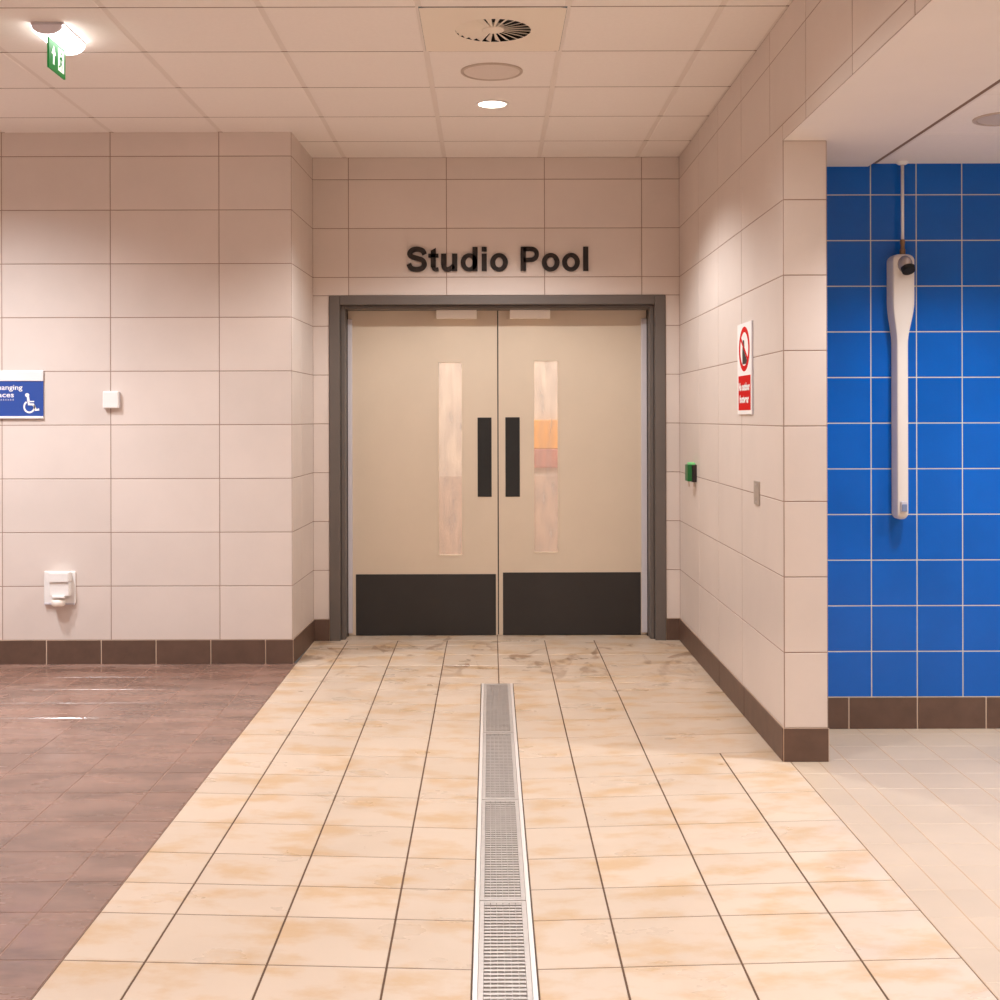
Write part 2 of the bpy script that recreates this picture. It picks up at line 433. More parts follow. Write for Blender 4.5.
# inner stop: a second step set back
sx = 0.026; SY = YB + 0.035
framebox(ix0, ix0 + sx, 0, iz, SY); framebox(ix1 - sx, ix1, 0, iz, SY); framebox(ix0 + sx, ix1 - sx, iz - 0.022, iz, SY)
g = 0.004
for a, b_ in ((ix0 + 0.0005, ix0 + g), (ix1 - g, ix1 - 0.0005)):
    box(bm, a, b_, SY - 0.004, SY + 0.01, 0, iz, mi=1)
box(bm, ix0, ix1, SY - 0.004, SY + 0.01, iz - g, iz - 0.0005, mi=1)
for a, b_ in ((ix0 + sx, ix0 + sx + 0.004), (ix1 - sx - 0.004, ix1 - sx)):
    box(bm, a, b_, RC - 0.03, RC + 0.05, 0, iz - 0.022, mi=1)
struct(obj('trim_1', bm, [M['frame'], M['frame_dark']]), 'grey brown metal frame around the double doors')

def PD(x, y, off=0.0):
    return P(x, y, RC + off)
mid = PD(498.0, 400).x
zt = PD(400, 310.0).z; zb = 0.006
def leaf(name, side, label):
    s = side
    if s < 0:
        x0, x1 = PD(345.5, 0).x, mid - 0.004
        gx = (PD(346.8, 0).x, PD(352.5, 0).x)
        kx, kz = (PD(355.5, 0).x, PD(495.5, 0).x), (PD(0, 637).z, PD(0, 574).z)
        vx, vz = (PD(437.5, 0).x, PD(463, 0).x), (PD(0, 556).z, PD(0, 361).z)
        hx, hz = (PD(477.5, 0).x, PD(491.5, 0).x), (PD(0, 496.7).z, PD(0, 417.5).z)
        cxr = (PD(437, 0).x, PD(477, 0).x)
    else:
        x0, x1 = mid + 0.004, PD(650.5, 0).x
        gx = (PD(641, 0).x, PD(649, 0).x)
        kx, kz = (PD(502.5, 0).x, PD(640.3, 0).x), (PD(0, 636).z, PD(0, 572.5).z)
        vx, vz = (PD(533, 0).x, PD(559, 0).x), (PD(0, 553.5).z, PD(0, 360).z)
        hx, hz = (PD(505.3, 0).x, PD(519.7, 0).x), (PD(0, 496.7).z, PD(0, 417.3).z)
        cxr = (PD(510, 0).x, PD(550, 0).x)
    kz = (max(kz[0], 0.004), kz[1])
    TH = 0.045
    bm = bmesh.new()
    # slab built round the window opening
    box(bm, x0, vx[0], RC, RC + TH, zb, zt); box(bm, vx[1], x1, RC, RC + TH, zb, zt)
    box(bm, vx[0], vx[1], RC, RC + TH, zb, vz[0]); box(bm, vx[0], vx[1], RC, RC + TH, vz[1], zt)
    o = obj(name, bm, M['leaf']); struct(o, label)
    if s < 0:
        tag(obj('gap_light_stop', B(x1 - 0.002, x1 + 0.0075, RC + 0.014, RC + 0.04, zb, zt), M['frame_dark'], o), 'dark strip added to block light in the gap between the leaves')  # added strip, keeps pool hall light from showing through the gap
    tag(obj('kick_plate', B(kx[0], kx[1], RC - 0.004, RC, kz[0], kz[1], 0.0012, 1), M['kick'], o), 'black kick plate')
    bm = B(hx[0], hx[1], RC - 0.005, RC, hz[0], hz[1], 0.002, 1)
    pl = obj('pull_plate', bm, M['pull'], o); tag(pl, 'black rectangular pull plate')
    # vision panel: bead frame and pane
    bm = bmesh.new(); w = 0.007
    for a in ((vx[0], vx[0] + w, vz[0], vz[1]), (vx[1] - w, vx[1], vz[0], vz[1]), (vx[0] + w, vx[1] - w, vz[0], vz[0] + w), (vx[0] + w, vx[1] - w, vz[1] - w, vz[1])):
        box(bm, a[0], a[1], RC - 0.002, RC + TH, a[2], a[3])
    vf = obj('vision_panel', bm, M['leaf'], o); tag(vf, 'tall narrow window with a glazing bead')
    bm = B(vx[0] + w, vx[1] - w, RC + 0.008, RC + 0.014, vz[0] + w, vz[1] - w)
    tag(obj('pane', bm, M['pane'], vf), 'cloudy glass pane')
    z0, z1 = PD(0, 633).z, PD(0, 319).z
    gd = obj('finger_guard', B(gx[0], gx[1], RC - 0.018, RC, max(z0, 0.02), z1, 0.004, 2), M['guard'], o)
    tag(gd, 'pale grey hinge guard strip')
    # closer at the head of the leaf
    c0, c1 = PD(0, 319).z, PD(0, 310.7).z
    bm = B(cxr[0] - 0.02, cxr[1] + 0.02, RC - 0.006, RC, c0 - 0.003, c1, 0.001, 1)
    cl = obj('door_closer', bm, M['leaf'], o)
    tag(obj('closer_cover', B(cxr[0], cxr[1], RC - 0.06, RC - 0.006, c0, c1, 0.003, 2), M['cream'], cl), 'cream cover of the door closer')
    return o
leaf('door_1', -1, 'left leaf of the beige double doors')
leaf('door_2', 1, 'right leaf of the beige double doors')

# pool hall dimly seen through the panes
bm = B(-2.2, 2.2, 11.0, 11.1, 0, 3.2); struct(obj('wall_beyond', bm, M['beyond']), 'pale wall of the room behind the doors')
bm = B(-2.3, -2.2, YB + 0.25, 11.1, 0, 3.2); box(bm, 2.2, 2.3, YB + 0.25, 11.1, 0, 3.2)
struct(obj('wall_beyond', bm, M['beyond']), 'side walls of the room behind the doors')
bm = B(-2.3, 2.3, YB + 0.24, 11.1, -0.05, 0.0); struct(obj('floor', bm, M['pale']), 'floor of the room behind the doors')
bm = B(-2.3, 2.3, YB + 0.25, 11.1, 3.2, 3.25); struct(obj('ceiling', bm, M['beyond']), 'ceiling of the room behind the doors')
bm = B(-2.2, 2.2, 10.975, 11.0, 0.0, 0.86); struct(obj('trim_2', bm, M['band']), 'beige lower band on the wall of the room behind the doors')
a = P(526, 449, 10.96); b_ = P(566, 420, 10.96)
t = empty('wall_panel', ((a.x + b_.x) / 2, 10.97, P(0, 470, 10.96).z))
tag(t, 'orange panel above a pink one, blurred behind the right door window', 'panel')
tag(obj('upper_panel', B(a.x, b_.x, 10.96, 10.999, a.z, b_.z, 0.01), M['orange'], t), 'orange upper panel')
tag(obj('lower_panel', B(a.x, b_.x, 10.96, 10.999, P(0, 468, 10.96).z, a.z, 0.01), M['pink'], t), 'pink lower panel')

# ------------------------------------------------------------------ flat outline shapes (letters, pictograms)
def spline(pts, n=8):
    P_ = [Vector((p[0], p[1])) for p in pts]; out = []
    for i in range(len(P_) - 1):
        p0 = P_[max(i - 1, 0)]; p1 = P_[i]; p2 = P_[i + 1]; p3 = P_[min(i + 2, len(P_) - 1)]
        for k in range(n):
            t = k / n
            out.append(0.5 * ((2 * p1) + (p2 - p0) * t + (2 * p0 - 5 * p1 + 4 * p2 - p3) * t * t + (3 * p1 - p0 - 3 * p2 + p3) * t ** 3))
    out.append(P_[-1]); return out

class Flat:
    """2-D shapes extruded onto a wall plane: place(x, y) -> world, n = outward normal"""
    def __init__(s, O, U, V, th, sx=1.0, sy=1.0):
        s.bm = bmesh.new(); s.O = Vector(O); s.U = Vector(U); s.V = Vector(V); s.n = s.U.cross(s.V).normalized(); s.th = th; s.sx = sx; s.sy = sy
    def pt(s, p, h): return s.bm.verts.new(s.O + s.U * p[0] * s.sx + s.V * p[1] * s.sy + s.n * h)
    def poly(s, pts, mi=0):
        A = 0
        for i in range(len(pts)):
            x0, y0 = pts[i][0], pts[i][1]; x1, y1 = pts[(i + 1) % len(pts)][0], pts[(i + 1) % len(pts)][1]
            A += x0 * y1 - x1 * y0
        if A < 0: pts = pts[::-1]
        lo = [s.pt(p, 0) for p in pts]; hi = [s.pt(p, s.th) for p in pts]
        s.bm.faces.new(hi).material_index = mi
        for i in range(len(pts)):
            j = (i + 1) % len(pts)
            s.bm.faces.new((lo[i], lo[j], hi[j], hi[i])).material_index = mi
        return s
    def rect(s, x0, y0, x1, y1, mi=0): return s.poly([(x0, y0), (x1, y0), (x1, y1), (x0, y1)], mi)
    def strip(s, A, C, mi=0):
        n = len(A)
        la = [s.pt(p, 0) for p in A]; ha = [s.pt(p, s.th) for p in A]; lc = [s.pt(p, 0) for p in C]; hc = [s.pt(p, s.th) for p in C]
        for i in range(n - 1):
            for q in ((ha[i], ha[i + 1], hc[i + 1], hc[i]), (la[i], la[i + 1], ha[i + 1], ha[i]), (hc[i], hc[i + 1], lc[i + 1], lc[i])):
                s.bm.faces.new(q).material_index = mi
        for i in (0, n - 1):
            s.bm.faces.new((la[i], ha[i], hc[i], lc[i])).material_index = mi
        return s
    def stroke(s, pts, w, smooth=True, mi=0):
        Q = spline(pts) if smooth else [Vector((p[0], p[1])) for p in pts]
        A, C = [], []
        for i, q in enumerate(Q):
            tn = (Q[min(i + 1, len(Q) - 1)] - Q[max(i - 1, 0)]).normalized()
            nn = Vector((-tn.y, tn.x)) * w / 2
            A.append(q - nn); C.append(q + nn)
        return s.strip(C, A, mi)
    def ring(s, cx, cy, rx, ry, ix, iy, a0=0, a1=360, n=40, mi=0):
        A, C = [], []
        for i in range(n + 1):
            t = math.radians(a0 + (a1 - a0) * i / n)
            A.append((cx + rx * math.cos(t), cy + ry * math.sin(t))); C.append((cx + ix * math.cos(t), cy + iy * math.sin(t)))
        return s.strip(A, C, mi)
    def disc(s, cx, cy, rx, ry, n=32, mi=0):
        return s.poly([(cx + rx * math.cos(2 * math.pi * i / n), cy + ry * math.sin(2 * math.pi * i / n)) for i in range(n)], mi)
    def done(s, name, m, parent=None):
        bmesh.ops.recalc_face_normals(s.bm, faces=s.bm.faces[:])
        return obj(name, s.bm, m, parent)

def glyph(f, ch):
    if ch == 'S':
        f.stroke([(.565, .50), (.50, .61), (.34, .655), (.185, .62), (.118, .525), (.17, .44), (.33, .385), (.50, .325), (.558, .205), (.49, .095), (.33, .055), (.16, .095), (.088, .22)], .15)
    elif ch == 't':
        f.poly([(.083, .12), (.236, .12), (.236, .69), (.083, .61)]); f.rect(.012, .405, .315, .519)
        f.stroke([(.159, .16), (.175, .085), (.225, .05), (.32, .062)], .115)
    elif ch == 'u':
        f.rect(.062, .19, .216, .519); f.rect(.396, 0, .550, .519)
        f.stroke([(.139, .21), (.155, .105), (.24, .052), (.35, .085), (.45, .17)], .138)
    elif ch == 'd':
        f.ring(.295, .258, .255, .272, .108, .150); f.rect(.396, 0, .550, .716)
    elif ch == 'i':
        f.rect(.062, 0, .216, .519); f.rect(.062, .583, .216, .716)
    elif ch == 'o':
        f.ring(.305, .258, .267, .274, .118, .150)
    elif ch == 'P':
        f.rect(.066, 0, .226, .716); f.stroke([(.15, .656), (.34, .656), (.46, .64), (.535, .575), (.553, .495), (.53, .41), (.45, .345), (.33, .328), (.15, .328)], .132)
    elif ch == 'l':
        f.rect(.062, 0, .216, .716)
ADV = {'S': .667, 't': .333, 'u': .611, 'd': .611, 'i': .278, 'o': .611, ' ': .278, 'P': .667, 'l': .278}
base = P(408, 271.3, YB); top = P(408, 247.2, YB)
em = (top.z - base.z) / .716
text = 'Studio Pool'
wtot = sum(ADV[c] for c in text) - .05 - .07
xspan = P(588.3, 0, YB).x - base.x
exs = xspan / wtot
sign = empty('wall_lettering', ((base.x + xspan / 2), YB, base.z))
tag(sign, 'dark brown raised letters reading Studio Pool above the double doors', 'sign')
pen = -.05
for c in text:
    if c != ' ':
        f = Flat((base.x + pen * exs, YB - 0.0015, base.z), (1, 0, 0), (0, 0, 1), 0.016, exs, em)
        glyph(f, c); tag(f.done('letter', M['letter'], sign), 'letter ' + c)
    pen += ADV[c]

def text_obj(name, s, size, O, U, V, m, parent, bold=0.0, xs=1.0, th=0.0006, align='LEFT', fit=0):
    cu = bpy.data.curves.new('t', 'FONT'); cu.body = s; cu.size = size; cu.offset = bold; cu.align_x = align; cu.resolution_u = 3
    o = bpy.data.objects.new('t', cu); COL.objects.link(o)
    bpy.context.view_layer.update()
    dg = bpy.context.evaluated_depsgraph_get(); me = bpy.data.meshes.new_from_object(o.evaluated_get(dg))
    bm = bmesh.new(); bm.from_mesh(me)
    bpy.data.objects.remove(o); bpy.data.curves.remove(cu); bpy.data.meshes.remove(me)
    O = Vector(O); U = Vector(U); V = Vector(V); n = U.cross(V)
    if fit:
        lo = min(v.co.x for v in bm.verts); hi = max(v.co.x for v in bm.verts); xs = fit / (hi - lo)
        if align == 'LEFT':
            for v in bm.verts: v.co.x -= lo
    for v in bm.verts: v.co = O + U * v.co.x * xs + V * v.co.y + n * th
    return obj(name, bm, m, parent)

# ------------------------------------------------------------------ things on the left wall
def PL(x, y, off=0.0): return P(x, y, YL - 0.0015 - off)
# changing places sign
x0 = PL(-11, 0).x; x1 = PL(44.3, 0).x
z0, zm, z1 = PL(0, 417.5).z, PL(0, 380).z, PL(0, 369.5).z
sg = empty('wall_sign', ((x0 + x1) / 2, YL - 0.0015, z0))
tag(sg, 'blue and silver Changing Places sign with a wheelchair symbol on the left wall', 'sign')
yw = YL - 0.0015
bm = B(x0, x1, yw - 0.016, yw, zm, z1, 0.003, 2); box(bm, x0, x1, yw - 0.016, yw, z0, PL(0, 415).z, 0.002, 1); box(bm, x0, x1, yw - 0.006, yw, z0, z1)
tag(obj('sign_frame', bm, M['silver'], sg), 'silver extruded frame')
bp = obj('sign_panel', B(x0 + 0.001, x1 - 0.001, yw - 0.012, yw - 0.006, PL(0, 415).z, zm), M['signblue'], sg); tag(bp, 'blue panel')
Of = yw - 0.012
px = lambda x: PL(x, 0, 0.012).x
pz = lambda y: PL(0, y, 0.012).z
hgt = pz(383.5) - pz(388.6)
text_obj('sign_text', 'Changing', hgt / 0.70, (px(-8.2), Of, pz(388.6)), (1, 0, 0), (0, 0, 1), M['signwhite'], bp, bold=0.0004, fit=px(22.7) - px(-8.0))['label'] = 'white word Changing'
text_obj('sign_text', 'Places', hgt / 0.70, (px(-8.2), Of, pz(396)), (1, 0, 0), (0, 0, 1), M['signwhite'], bp, bold=0.0004, fit=px(14.2) - px(-8.0))['label'] = 'white word Places'
f = Flat((0, Of, 0), (1, 0, 0), (0, 0, 1), 0.0008)
for k in range(9):
    for q in range(2):
        f.disc(px(-6 + 2.4 * k), pz(398.1 + q * 0.9), 0.0022, 0.0018, 8)
tag(f.done('braille', M['signwhite'], bp), 'row of tiny pale dots')
f = Flat((0, Of, 0), (1, 0, 0), (0, 0, 1), 0.0009)
q = lambda x, y: (px(x), pz(y))
f.disc(px(27.2), pz(393.9), 0.0115, 0.0105)
f.stroke([q(28, 395.5), q(28.6, 400), q(28.9, 403.2), q(33.3, 403.3), q(36, 409), q(39.2, 408.2)], 0.013, False)
f.stroke([q(28.4, 400.4), q(34.2, 400.4)], 0.0065, False)
f.ring(px(29.4), pz(405.6), 0.0335, 0.036, 0.024, 0.0265, 122, 375)
tag(f.done('wheelchair_symbol', M['signwhite'], bp), 'white wheelchair symbol')

# white sensor box
a = PL(102.6, 407.3, 0.03); b_ = PL(118.5, 390.3, 0.03)
t = empty('wall_sensor', ((a.x + b_.x) / 2, yw, a.z))
tag(t, 'small square white box on the left wall, right of the blue sign', 'sensor')
obj('back_plate', B(a.x + 0.002, b_.x + 0.002, yw - 0.008, yw, a.z + 0.003, b_.z - 0.003, 0.002, 1), M['grey'], t)
obj('cover', B(a.x, b_.x, yw - 0.033, yw - 0.008, a.z, b_.z, 0.006, 3), M['white'], t)

# white outlet box with spout
t = empty('wall_outlet', (PL(60, 0).x, yw, PL(0, 602).z))
tag(t, 'white boxy wall fitting with a round spout, low on the left wall', 'outlet')
a = PL(44.2, 602.3); b_ = PL(75.8, 569.8)
obj('back_plate', B(a.x, b_.x, yw - 0.014, yw, a.z, b_.z, 0.007, 3), M['white'], t)
a = PL(48.5, 595.5, 0.06); b_ = PL(68.5, 572, 0.06)
hz_ = PL(0, 581.5, 0.06).z
bdy = obj('housing', B(a.x, b_.x, yw - 0.062, yw - 0.014, a.z, hz_ - 0.001, 0.006, 3), M['white'], t)
ld = obj('lid', B(a.x - 0.001, b_.x + 0.001, yw - 0.072, yw - 0.014, hz_ + 0.001, b_.z + 0.004, 0.006, 3), M['white'], t)
obj('latch', B(a.x + 0.02, b_.x - 0.02, yw - 0.078, yw - 0.06, a.z - 0.008, a.z + 0.006, 0.003, 2), M['white'], bdy)
c = PL(57.8, 600.5, 0.045)
bm = bmesh.new(); lathe(bm, (c.x, yw - 0.042, c.z), [(0, -0.026), (0.028, -0.026), (0.036, -0.018), (0.038, 0.0), (0.034, 0.012), (0.0, 0.012)], 28)
sp = obj('spout', bm, M['cream'], t, smooth=True); tag(sp, 'round cream spout')
bm = B(PL(44.8, 0).x, PL(75, 0).x, yw - 0.02, yw - 0.005, PL(0, 603.2).z, PL(0, 601.6).z, 0.001, 1)
tag(obj('bottom_lip', bm, M['grey'], t), 'grey lower lip')

# ------------------------------------------------------------------ things on the right wall
xw = XR - 0.0015
def ZR(x): return F * xw / (x - VX)     # depth of a point of the right wall seen at image column x
def RW(x, y):
    Y = ZR(x); return Vector((xw, Y, H + (VY - y) * Y / F))
# prohibition sign
Yn, Yf = F * (xw - 0.008) / (751.6 - VX), F * (xw - 0.008) / (737.6 - VX)
zt_, zb_ = RW(744.5, 324.3).z, RW(744.5, 415).z
t = empty('prohibition_sign', (xw, (Yn + Yf) / 2, zb_))
tag(t, 'red and white No outdoor footwear sign on the right wall', 'sign')
bd = obj('sign_board', B(xw - 0.008, xw, Yn, Yf, zb_, zt_, 0.001, 1), [M['signwhite']], t); tag(bd, 'white board')
tag(obj('sign_edge', B(xw - 0.0075, xw - 0.0005, Yn - 0.0015, Yn, zb_ - 0.001, zt_), M['grey'], t), 'grey near edge')
W = Yf - Yn; Hh = zt_ - zb_
fo = (xw - 0.008, Yf, zb_)            # u runs from the far edge towards the camera, facing -X
U_, V_ = (0, -1, 0), (0, 0, 1)
f = Flat(fo, U_, V_, 0.0006); f.ring(W / 2, Hh * .715, W * .38, Hh * .245, W * .285, Hh * .185)
tag(f.done('red_ring', M['signred'], bd), 'red prohibition ring')
f = Flat(fo, U_, V_, 0.0004)
f.poly([(W * .40, Hh * .82), (W * .50, Hh * .81), (W * .53, Hh * .67), (W * .64, Hh * .615), (W * .71, Hh * .58), (W * .71, Hh * .55), (W * .37, Hh * .55), (W * .36, Hh * .67)])
tag(f.done('boot_symbol', M['signblack'], bd), 'black boot symbol')
f = Flat(fo, U_, V_, 0.0008); f.stroke([(W * .27, Hh * .83), (W * .73, Hh * .60)], W * .05, False)
tag(f.done('red_bar', M['signred'], bd), 'red diagonal bar')
f = Flat(fo, U_, V_, 0.0005); f.rect(W * .08, Hh * .045, W * .94, Hh * .425)
rd = f.done('red_panel', M['signred'], bd); tag(rd, 'red text panel')
fo2 = Vector(fo) + Vector((-0.0005, 0, 0))
for s, zz, ww in (('No outdoor', .265, .78), ('footwear', .13, .66)):
    tx = text_obj('sign_text', s, Hh * .115, fo2 + Vector((0, -W / 2, Hh * zz)), U_, V_, M['signwhite'], rd, bold=0.0025, fit=ww * W, th=0.0008, align='CENTER')
    tx['label'] = 'white words ' + s

# green door release
Ya, Yb2 = 7.15, 7.245
z0, z1 = H + (VY - 482) * Ya / F, H + (VY - 464.3) * Ya / F
t = empty('door_release', (xw, (Ya + Yb2) / 2, z0))
tag(t, 'small green and black door release unit on the right wall beside the doors', 'door release')
tag(obj('back_box', B(xw - 0.026, XR + 0.004, Ya, Yb2, z0 - 0.004, z1 - 0.006, 0.003, 2), M['signblack'], t), 'black back box')
tag(obj('front_plate', B(xw - 0.052, xw - 0.026, Ya, Yb2, z0, z1 - 0.006, 0.004, 2), M['green'], t), 'green front plate')
tag(obj('flip_cover', B(xw - 0.04, xw - 0.008, Ya + 0.004, Yb2 - 0.004, z1 - 0.007, z1 + 0.006, 0.004, 2), M['ltgreen'], t), 'light green cover')
for dx in (0.042, 0.012):
    tag(obj('stub', cyl(bmesh.new(), (xw - dx, Ya + 0.02, z0), (xw - dx, Ya + 0.02, z0 - 0.03), 0.005, n=12), M['grille_rim'], t), 'short brown stub underneath')

# grey blank plate
Yn, Yf = ZR(760), ZR(755)
z0, z1 = RW(757.5, 505.4).z, RW(757.5, 481.8).z
t = empty('blanking_plate', (xw, (Yn + Yf) / 2, z0))
tag(t, 'small upright grey plate on the right wall near the pillar corner', 'wall plate')
pl = obj('plate', B(xw - 0.007, XR + 0.004, Yn, Yf, z0, z1, 0.002, 1), M['plate'], t)
for zz in (z0 + 0.014, z1 - 0.014):
    obj('screw', cyl(bmesh.new(), (xw - 0.0085, (Yn + Yf) / 2, zz), (xw - 0.006, (Yn + Yf) / 2, zz), 0.004, n=12), M['grey'], pl)

# ------------------------------------------------------------------ shower panel on the blue wall
yb = YW - 0.001
t = empty('shower_panel', (1.785, yb, 0.92))
tag(t, 'tall white shower column with a ceiling pipe on the blue wall', 'shower')
def PS(x, y): return P(x, y, YW - 0.09)
prof = []   # z, half width, depth, centre x
zt_, zb_ = PS(0, 254.5).z, PS(0, 521).z
def wdc(z):
    s0, s1 = PS(0, 302).z, PS(0, 345).z
    k = 0 if z > s0 else (1 if z < s1 else (s0 - z) / (s0 - s1)); k = k * k * (3 - 2 * k)
    return 0.0485 * (1 - k) + 0.0262 * k, 0.088 * (1 - k) + 0.078 * k, 1.7895 * (1 - k) + 1.7865 * k
zs = sorted(set([zb_ + 0.03 * (1 - math.cos(math.pi / 2 * i / 9)) for i in range(10)] + [zt_ - 0.03 * (1 - math.cos(math.pi / 2 * i / 9)) for i in range(10)] + [zb_ + 0.03 + (zt_ - zb_ - 0.06) * i / 50 for i in range(1, 50)]))
bm = bmesh.new(); rings = []
for z in zs:
    w, dp, cx_ = wdc(z)
    e = 1.0
    rr = 0.03
    if z - zb_ < rr: e = math.sqrt(max(0.0, 1 - ((rr - (z - zb_)) / rr) ** 2)) * 0.8 + 0.2
    if zt_ - z < rr: e = math.sqrt(max(0.0, 1 - ((rr - (zt_ - z)) / rr) ** 2)) * 0.6 + 0.4
    w *= e; dd = dp * (0.55 + 0.45 * e)
    c = min(0.012, w * .6)
    sec = [(-w, 0), (-w, -dd + c * 1.4), (-w + c * .3, -dd + c * .4), (-w + c, -dd), (w - c, -dd), (w - c * .3, -dd + c * .4), (w, -dd + c * 1.4), (w, 0)]
    rings.append([bm.verts.new((cx_ + a_, yb + b2, z)) for a_, b2 in sec])
for r0, r1 in zip(rings, rings[1:]):
    for i in range(len(r0) - 1):
        bm.faces.new((r0[i], r0[i + 1], r1[i + 1], r1[i]))
bm.faces.new(rings[0]); bm.faces.new(rings[-1][::-1])
bmesh.ops.recalc_face_normals(bm, faces=bm.faces[:])
cl = obj('column', bm, M['shower'], t, smooth=True); cl.data.set_sharp_from_angle(angle=math.radians(32))
c = P(906, 265, YW - 0.10)
bm = bmesh.new(); bmesh.ops.create_uvsphere(bm, u_segments=28, v_segments=16, radius=1)
for v in bm.verts: v.co = Vector((c.x + v.co.x * 0.031, YW - 0.088 + v.co.y * 0.042, c.z + v.co.z * 0.037))
hd = obj('shower_head', bm, M['chrome'], t, smooth=True); tag(hd, 'grey domed shower head')
ax = Vector((0.06, -0.5, -0.86)).normalized(); c2 = Vector((c.x + 0.004, YW - 0.112, c.z - 0.014))
bm = bmesh.new(); cyl(bm, c2 + ax * 0.004, c2 + ax * 0.024, 0.030, 0.027, 28)
tag(obj('nozzle', bm, M['black'], hd), 'black nozzle')
a = P(900.2, 513.2, YW - 0.083); b_ = P(907, 502.3, YW - 0.083)
bt = obj('push_button', B(a.x, b_.x, YW - 0.092, YW - 0.08, a.z, b_.z, 0.005, 3), M['grey'], t); tag(bt, 'small blue grey push button')
bm = B(a.x + 0.004, b_.x - 0.004, YW - 0.096, YW - 0.09, a.z + 0.004, b_.z - 0.012, 0.002, 2)
tag(obj('button_face', bm, M['button'], bt), 'blue grey button face')
pxx = P(903, 0, YW - 0.04).x; py = YW - 0.04
bm = bmesh.new(); cyl(bm, (pxx, py, zt_ + 0.06), (pxx, py, ZT), 0.0068, n=16)
pp = obj('pipe', bm, M['steel_pale'], t, smooth=True); tag(pp, 'thin white pipe up to the ceiling')
bm = bmesh.new(); lathe(bm, (pxx, py, ZT - 0.002), [(0.0068, -0.013), (0.016, -0.011), (0.027, -0.004), (0.028, 0.002)], 24)
obj('ceiling_rose', bm, M['white'], pp, smooth=True)
bm = bmesh.new(); lathe(bm, (pxx, py, zt_ - 0.005), [(0.012, 0), (0.012, 0.028), (0.009, 0.032), (0.009, 0.05), (0.0105, 0.053), (0.0105, 0.07), (0.0068, 0.072)], 20)
tag(obj('pipe_union', bm, M['brass'], pp), 'brownish brass pipe union')

# ------------------------------------------------------------------ floor drain
t = empty('floor_drain', ((DX0 + DX1) / 2, DYE, -0.03))
tag(t, 'long stainless floor drain channel running towards the double doors', 'drain')
def fz(Y): return fall(Vector((0.03, Y, 0))).z
ysd = [Y0 + (DYE - Y0) * i / 40 for i in range(41)]
def rail(bm, xa, xb_, z0, z1, ya=Y0, ye=DYE, n=40, mi=0):
    pv = None
    for i in range(n + 1):
        Y = ya + (ye - ya) * i / n; z = fz(Y)
        cur = [bm.verts.new((xa, Y, z + z0)), bm.verts.new((xa, Y, z + z1)), bm.verts.new((xb_, Y, z + z1)), bm.verts.new((xb_, Y, z + z0))]
        if pv:
            for k in range(4):
                bm.faces.new((pv[k], pv[(k + 1) % 4], cur[(k + 1) % 4], cur[k])).material_index = mi
        else: bm.faces.new(cur).material_index = mi
        pv = cur
    bm.faces.new(pv[::-1]).material_index = mi
bm = bmesh.new()
rail(bm, DX0 + 0.002, DX0 + 0.014, -0.04, 0.003); rail(bm, DX1 - 0.014, DX1 - 0.002, -0.04, 0.003)
fr = obj('channel_frame', bm, M['steel_pale'], t); tag(fr, 'bright steel channel edges')
bm = bmesh.new(); rail(bm, DX0 + 0.014, DX1 - 0.014, -0.045, -0.035)
tag(obj('trough', bm, M['trough'], t), 'dark trough under the grates')
bm = B(DX0, DX1, DYE - 0.006, DYE, fz(DYE) - 0.04, fz(DYE) + 0.001)
obj('end_plate', bm, M['steel'], t)
# grates: one lifts out per metre
gy = [2.66, 3.67, 4.64, 5.60, DYE - 0.008]
glab = ['nearest steel grate section of the floor drain, cut by the bottom edge',
        'second steel grate section of the floor drain counting from the bottom edge',
        'second steel grate section of the floor drain counting from the doors',
        'farthest steel grate section of the floor drain, ending before the doors']
ga, gb = DX0 + 0.015, DX1 - 0.015
for i in range(4):
    ya, ye = gy[i] + 0.003, gy[i + 1] - 0.003
    bm = bmesh.new()
    rail(bm, ga, ga + 0.013, -0.02, 0.0005, ya, ye, 6); rail(bm, gb - 0.013, gb, -0.02, 0.0005, ya, ye, 6)
    for s in (ya, ye - 0.014):
        z = fz(s); box(bm, ga + 0.013, gb - 0.013, s, s + 0.014, z - 0.02, z + 0.0003)
    n = int((ye - ya) / 0.0215)
    for k in range(1, n):
        Y = ya + (ye - ya) * k / n; z = fz(Y)
        cw = (gb - ga - 0.026) / 6
        for q_ in range(6):
            box(bm, ga + 0.013 + cw * q_ + 0.0009, ga + 0.013 + cw * (q_ + 1) - 0.0009, Y - 0.0055, Y + 0.0055, z - 0.012, z)
    for k in range(1, 6):
        xx = ga + 0.013 + (gb - ga - 0.026) * k / 6
        rail(bm, xx - 0.0016, xx + 0.0016, -0.018, -0.011, ya, ye, 6)
    tag(obj('drain_grate', bm, M['steel']), glab[i], 'grate', 'grate sections of the floor drain')

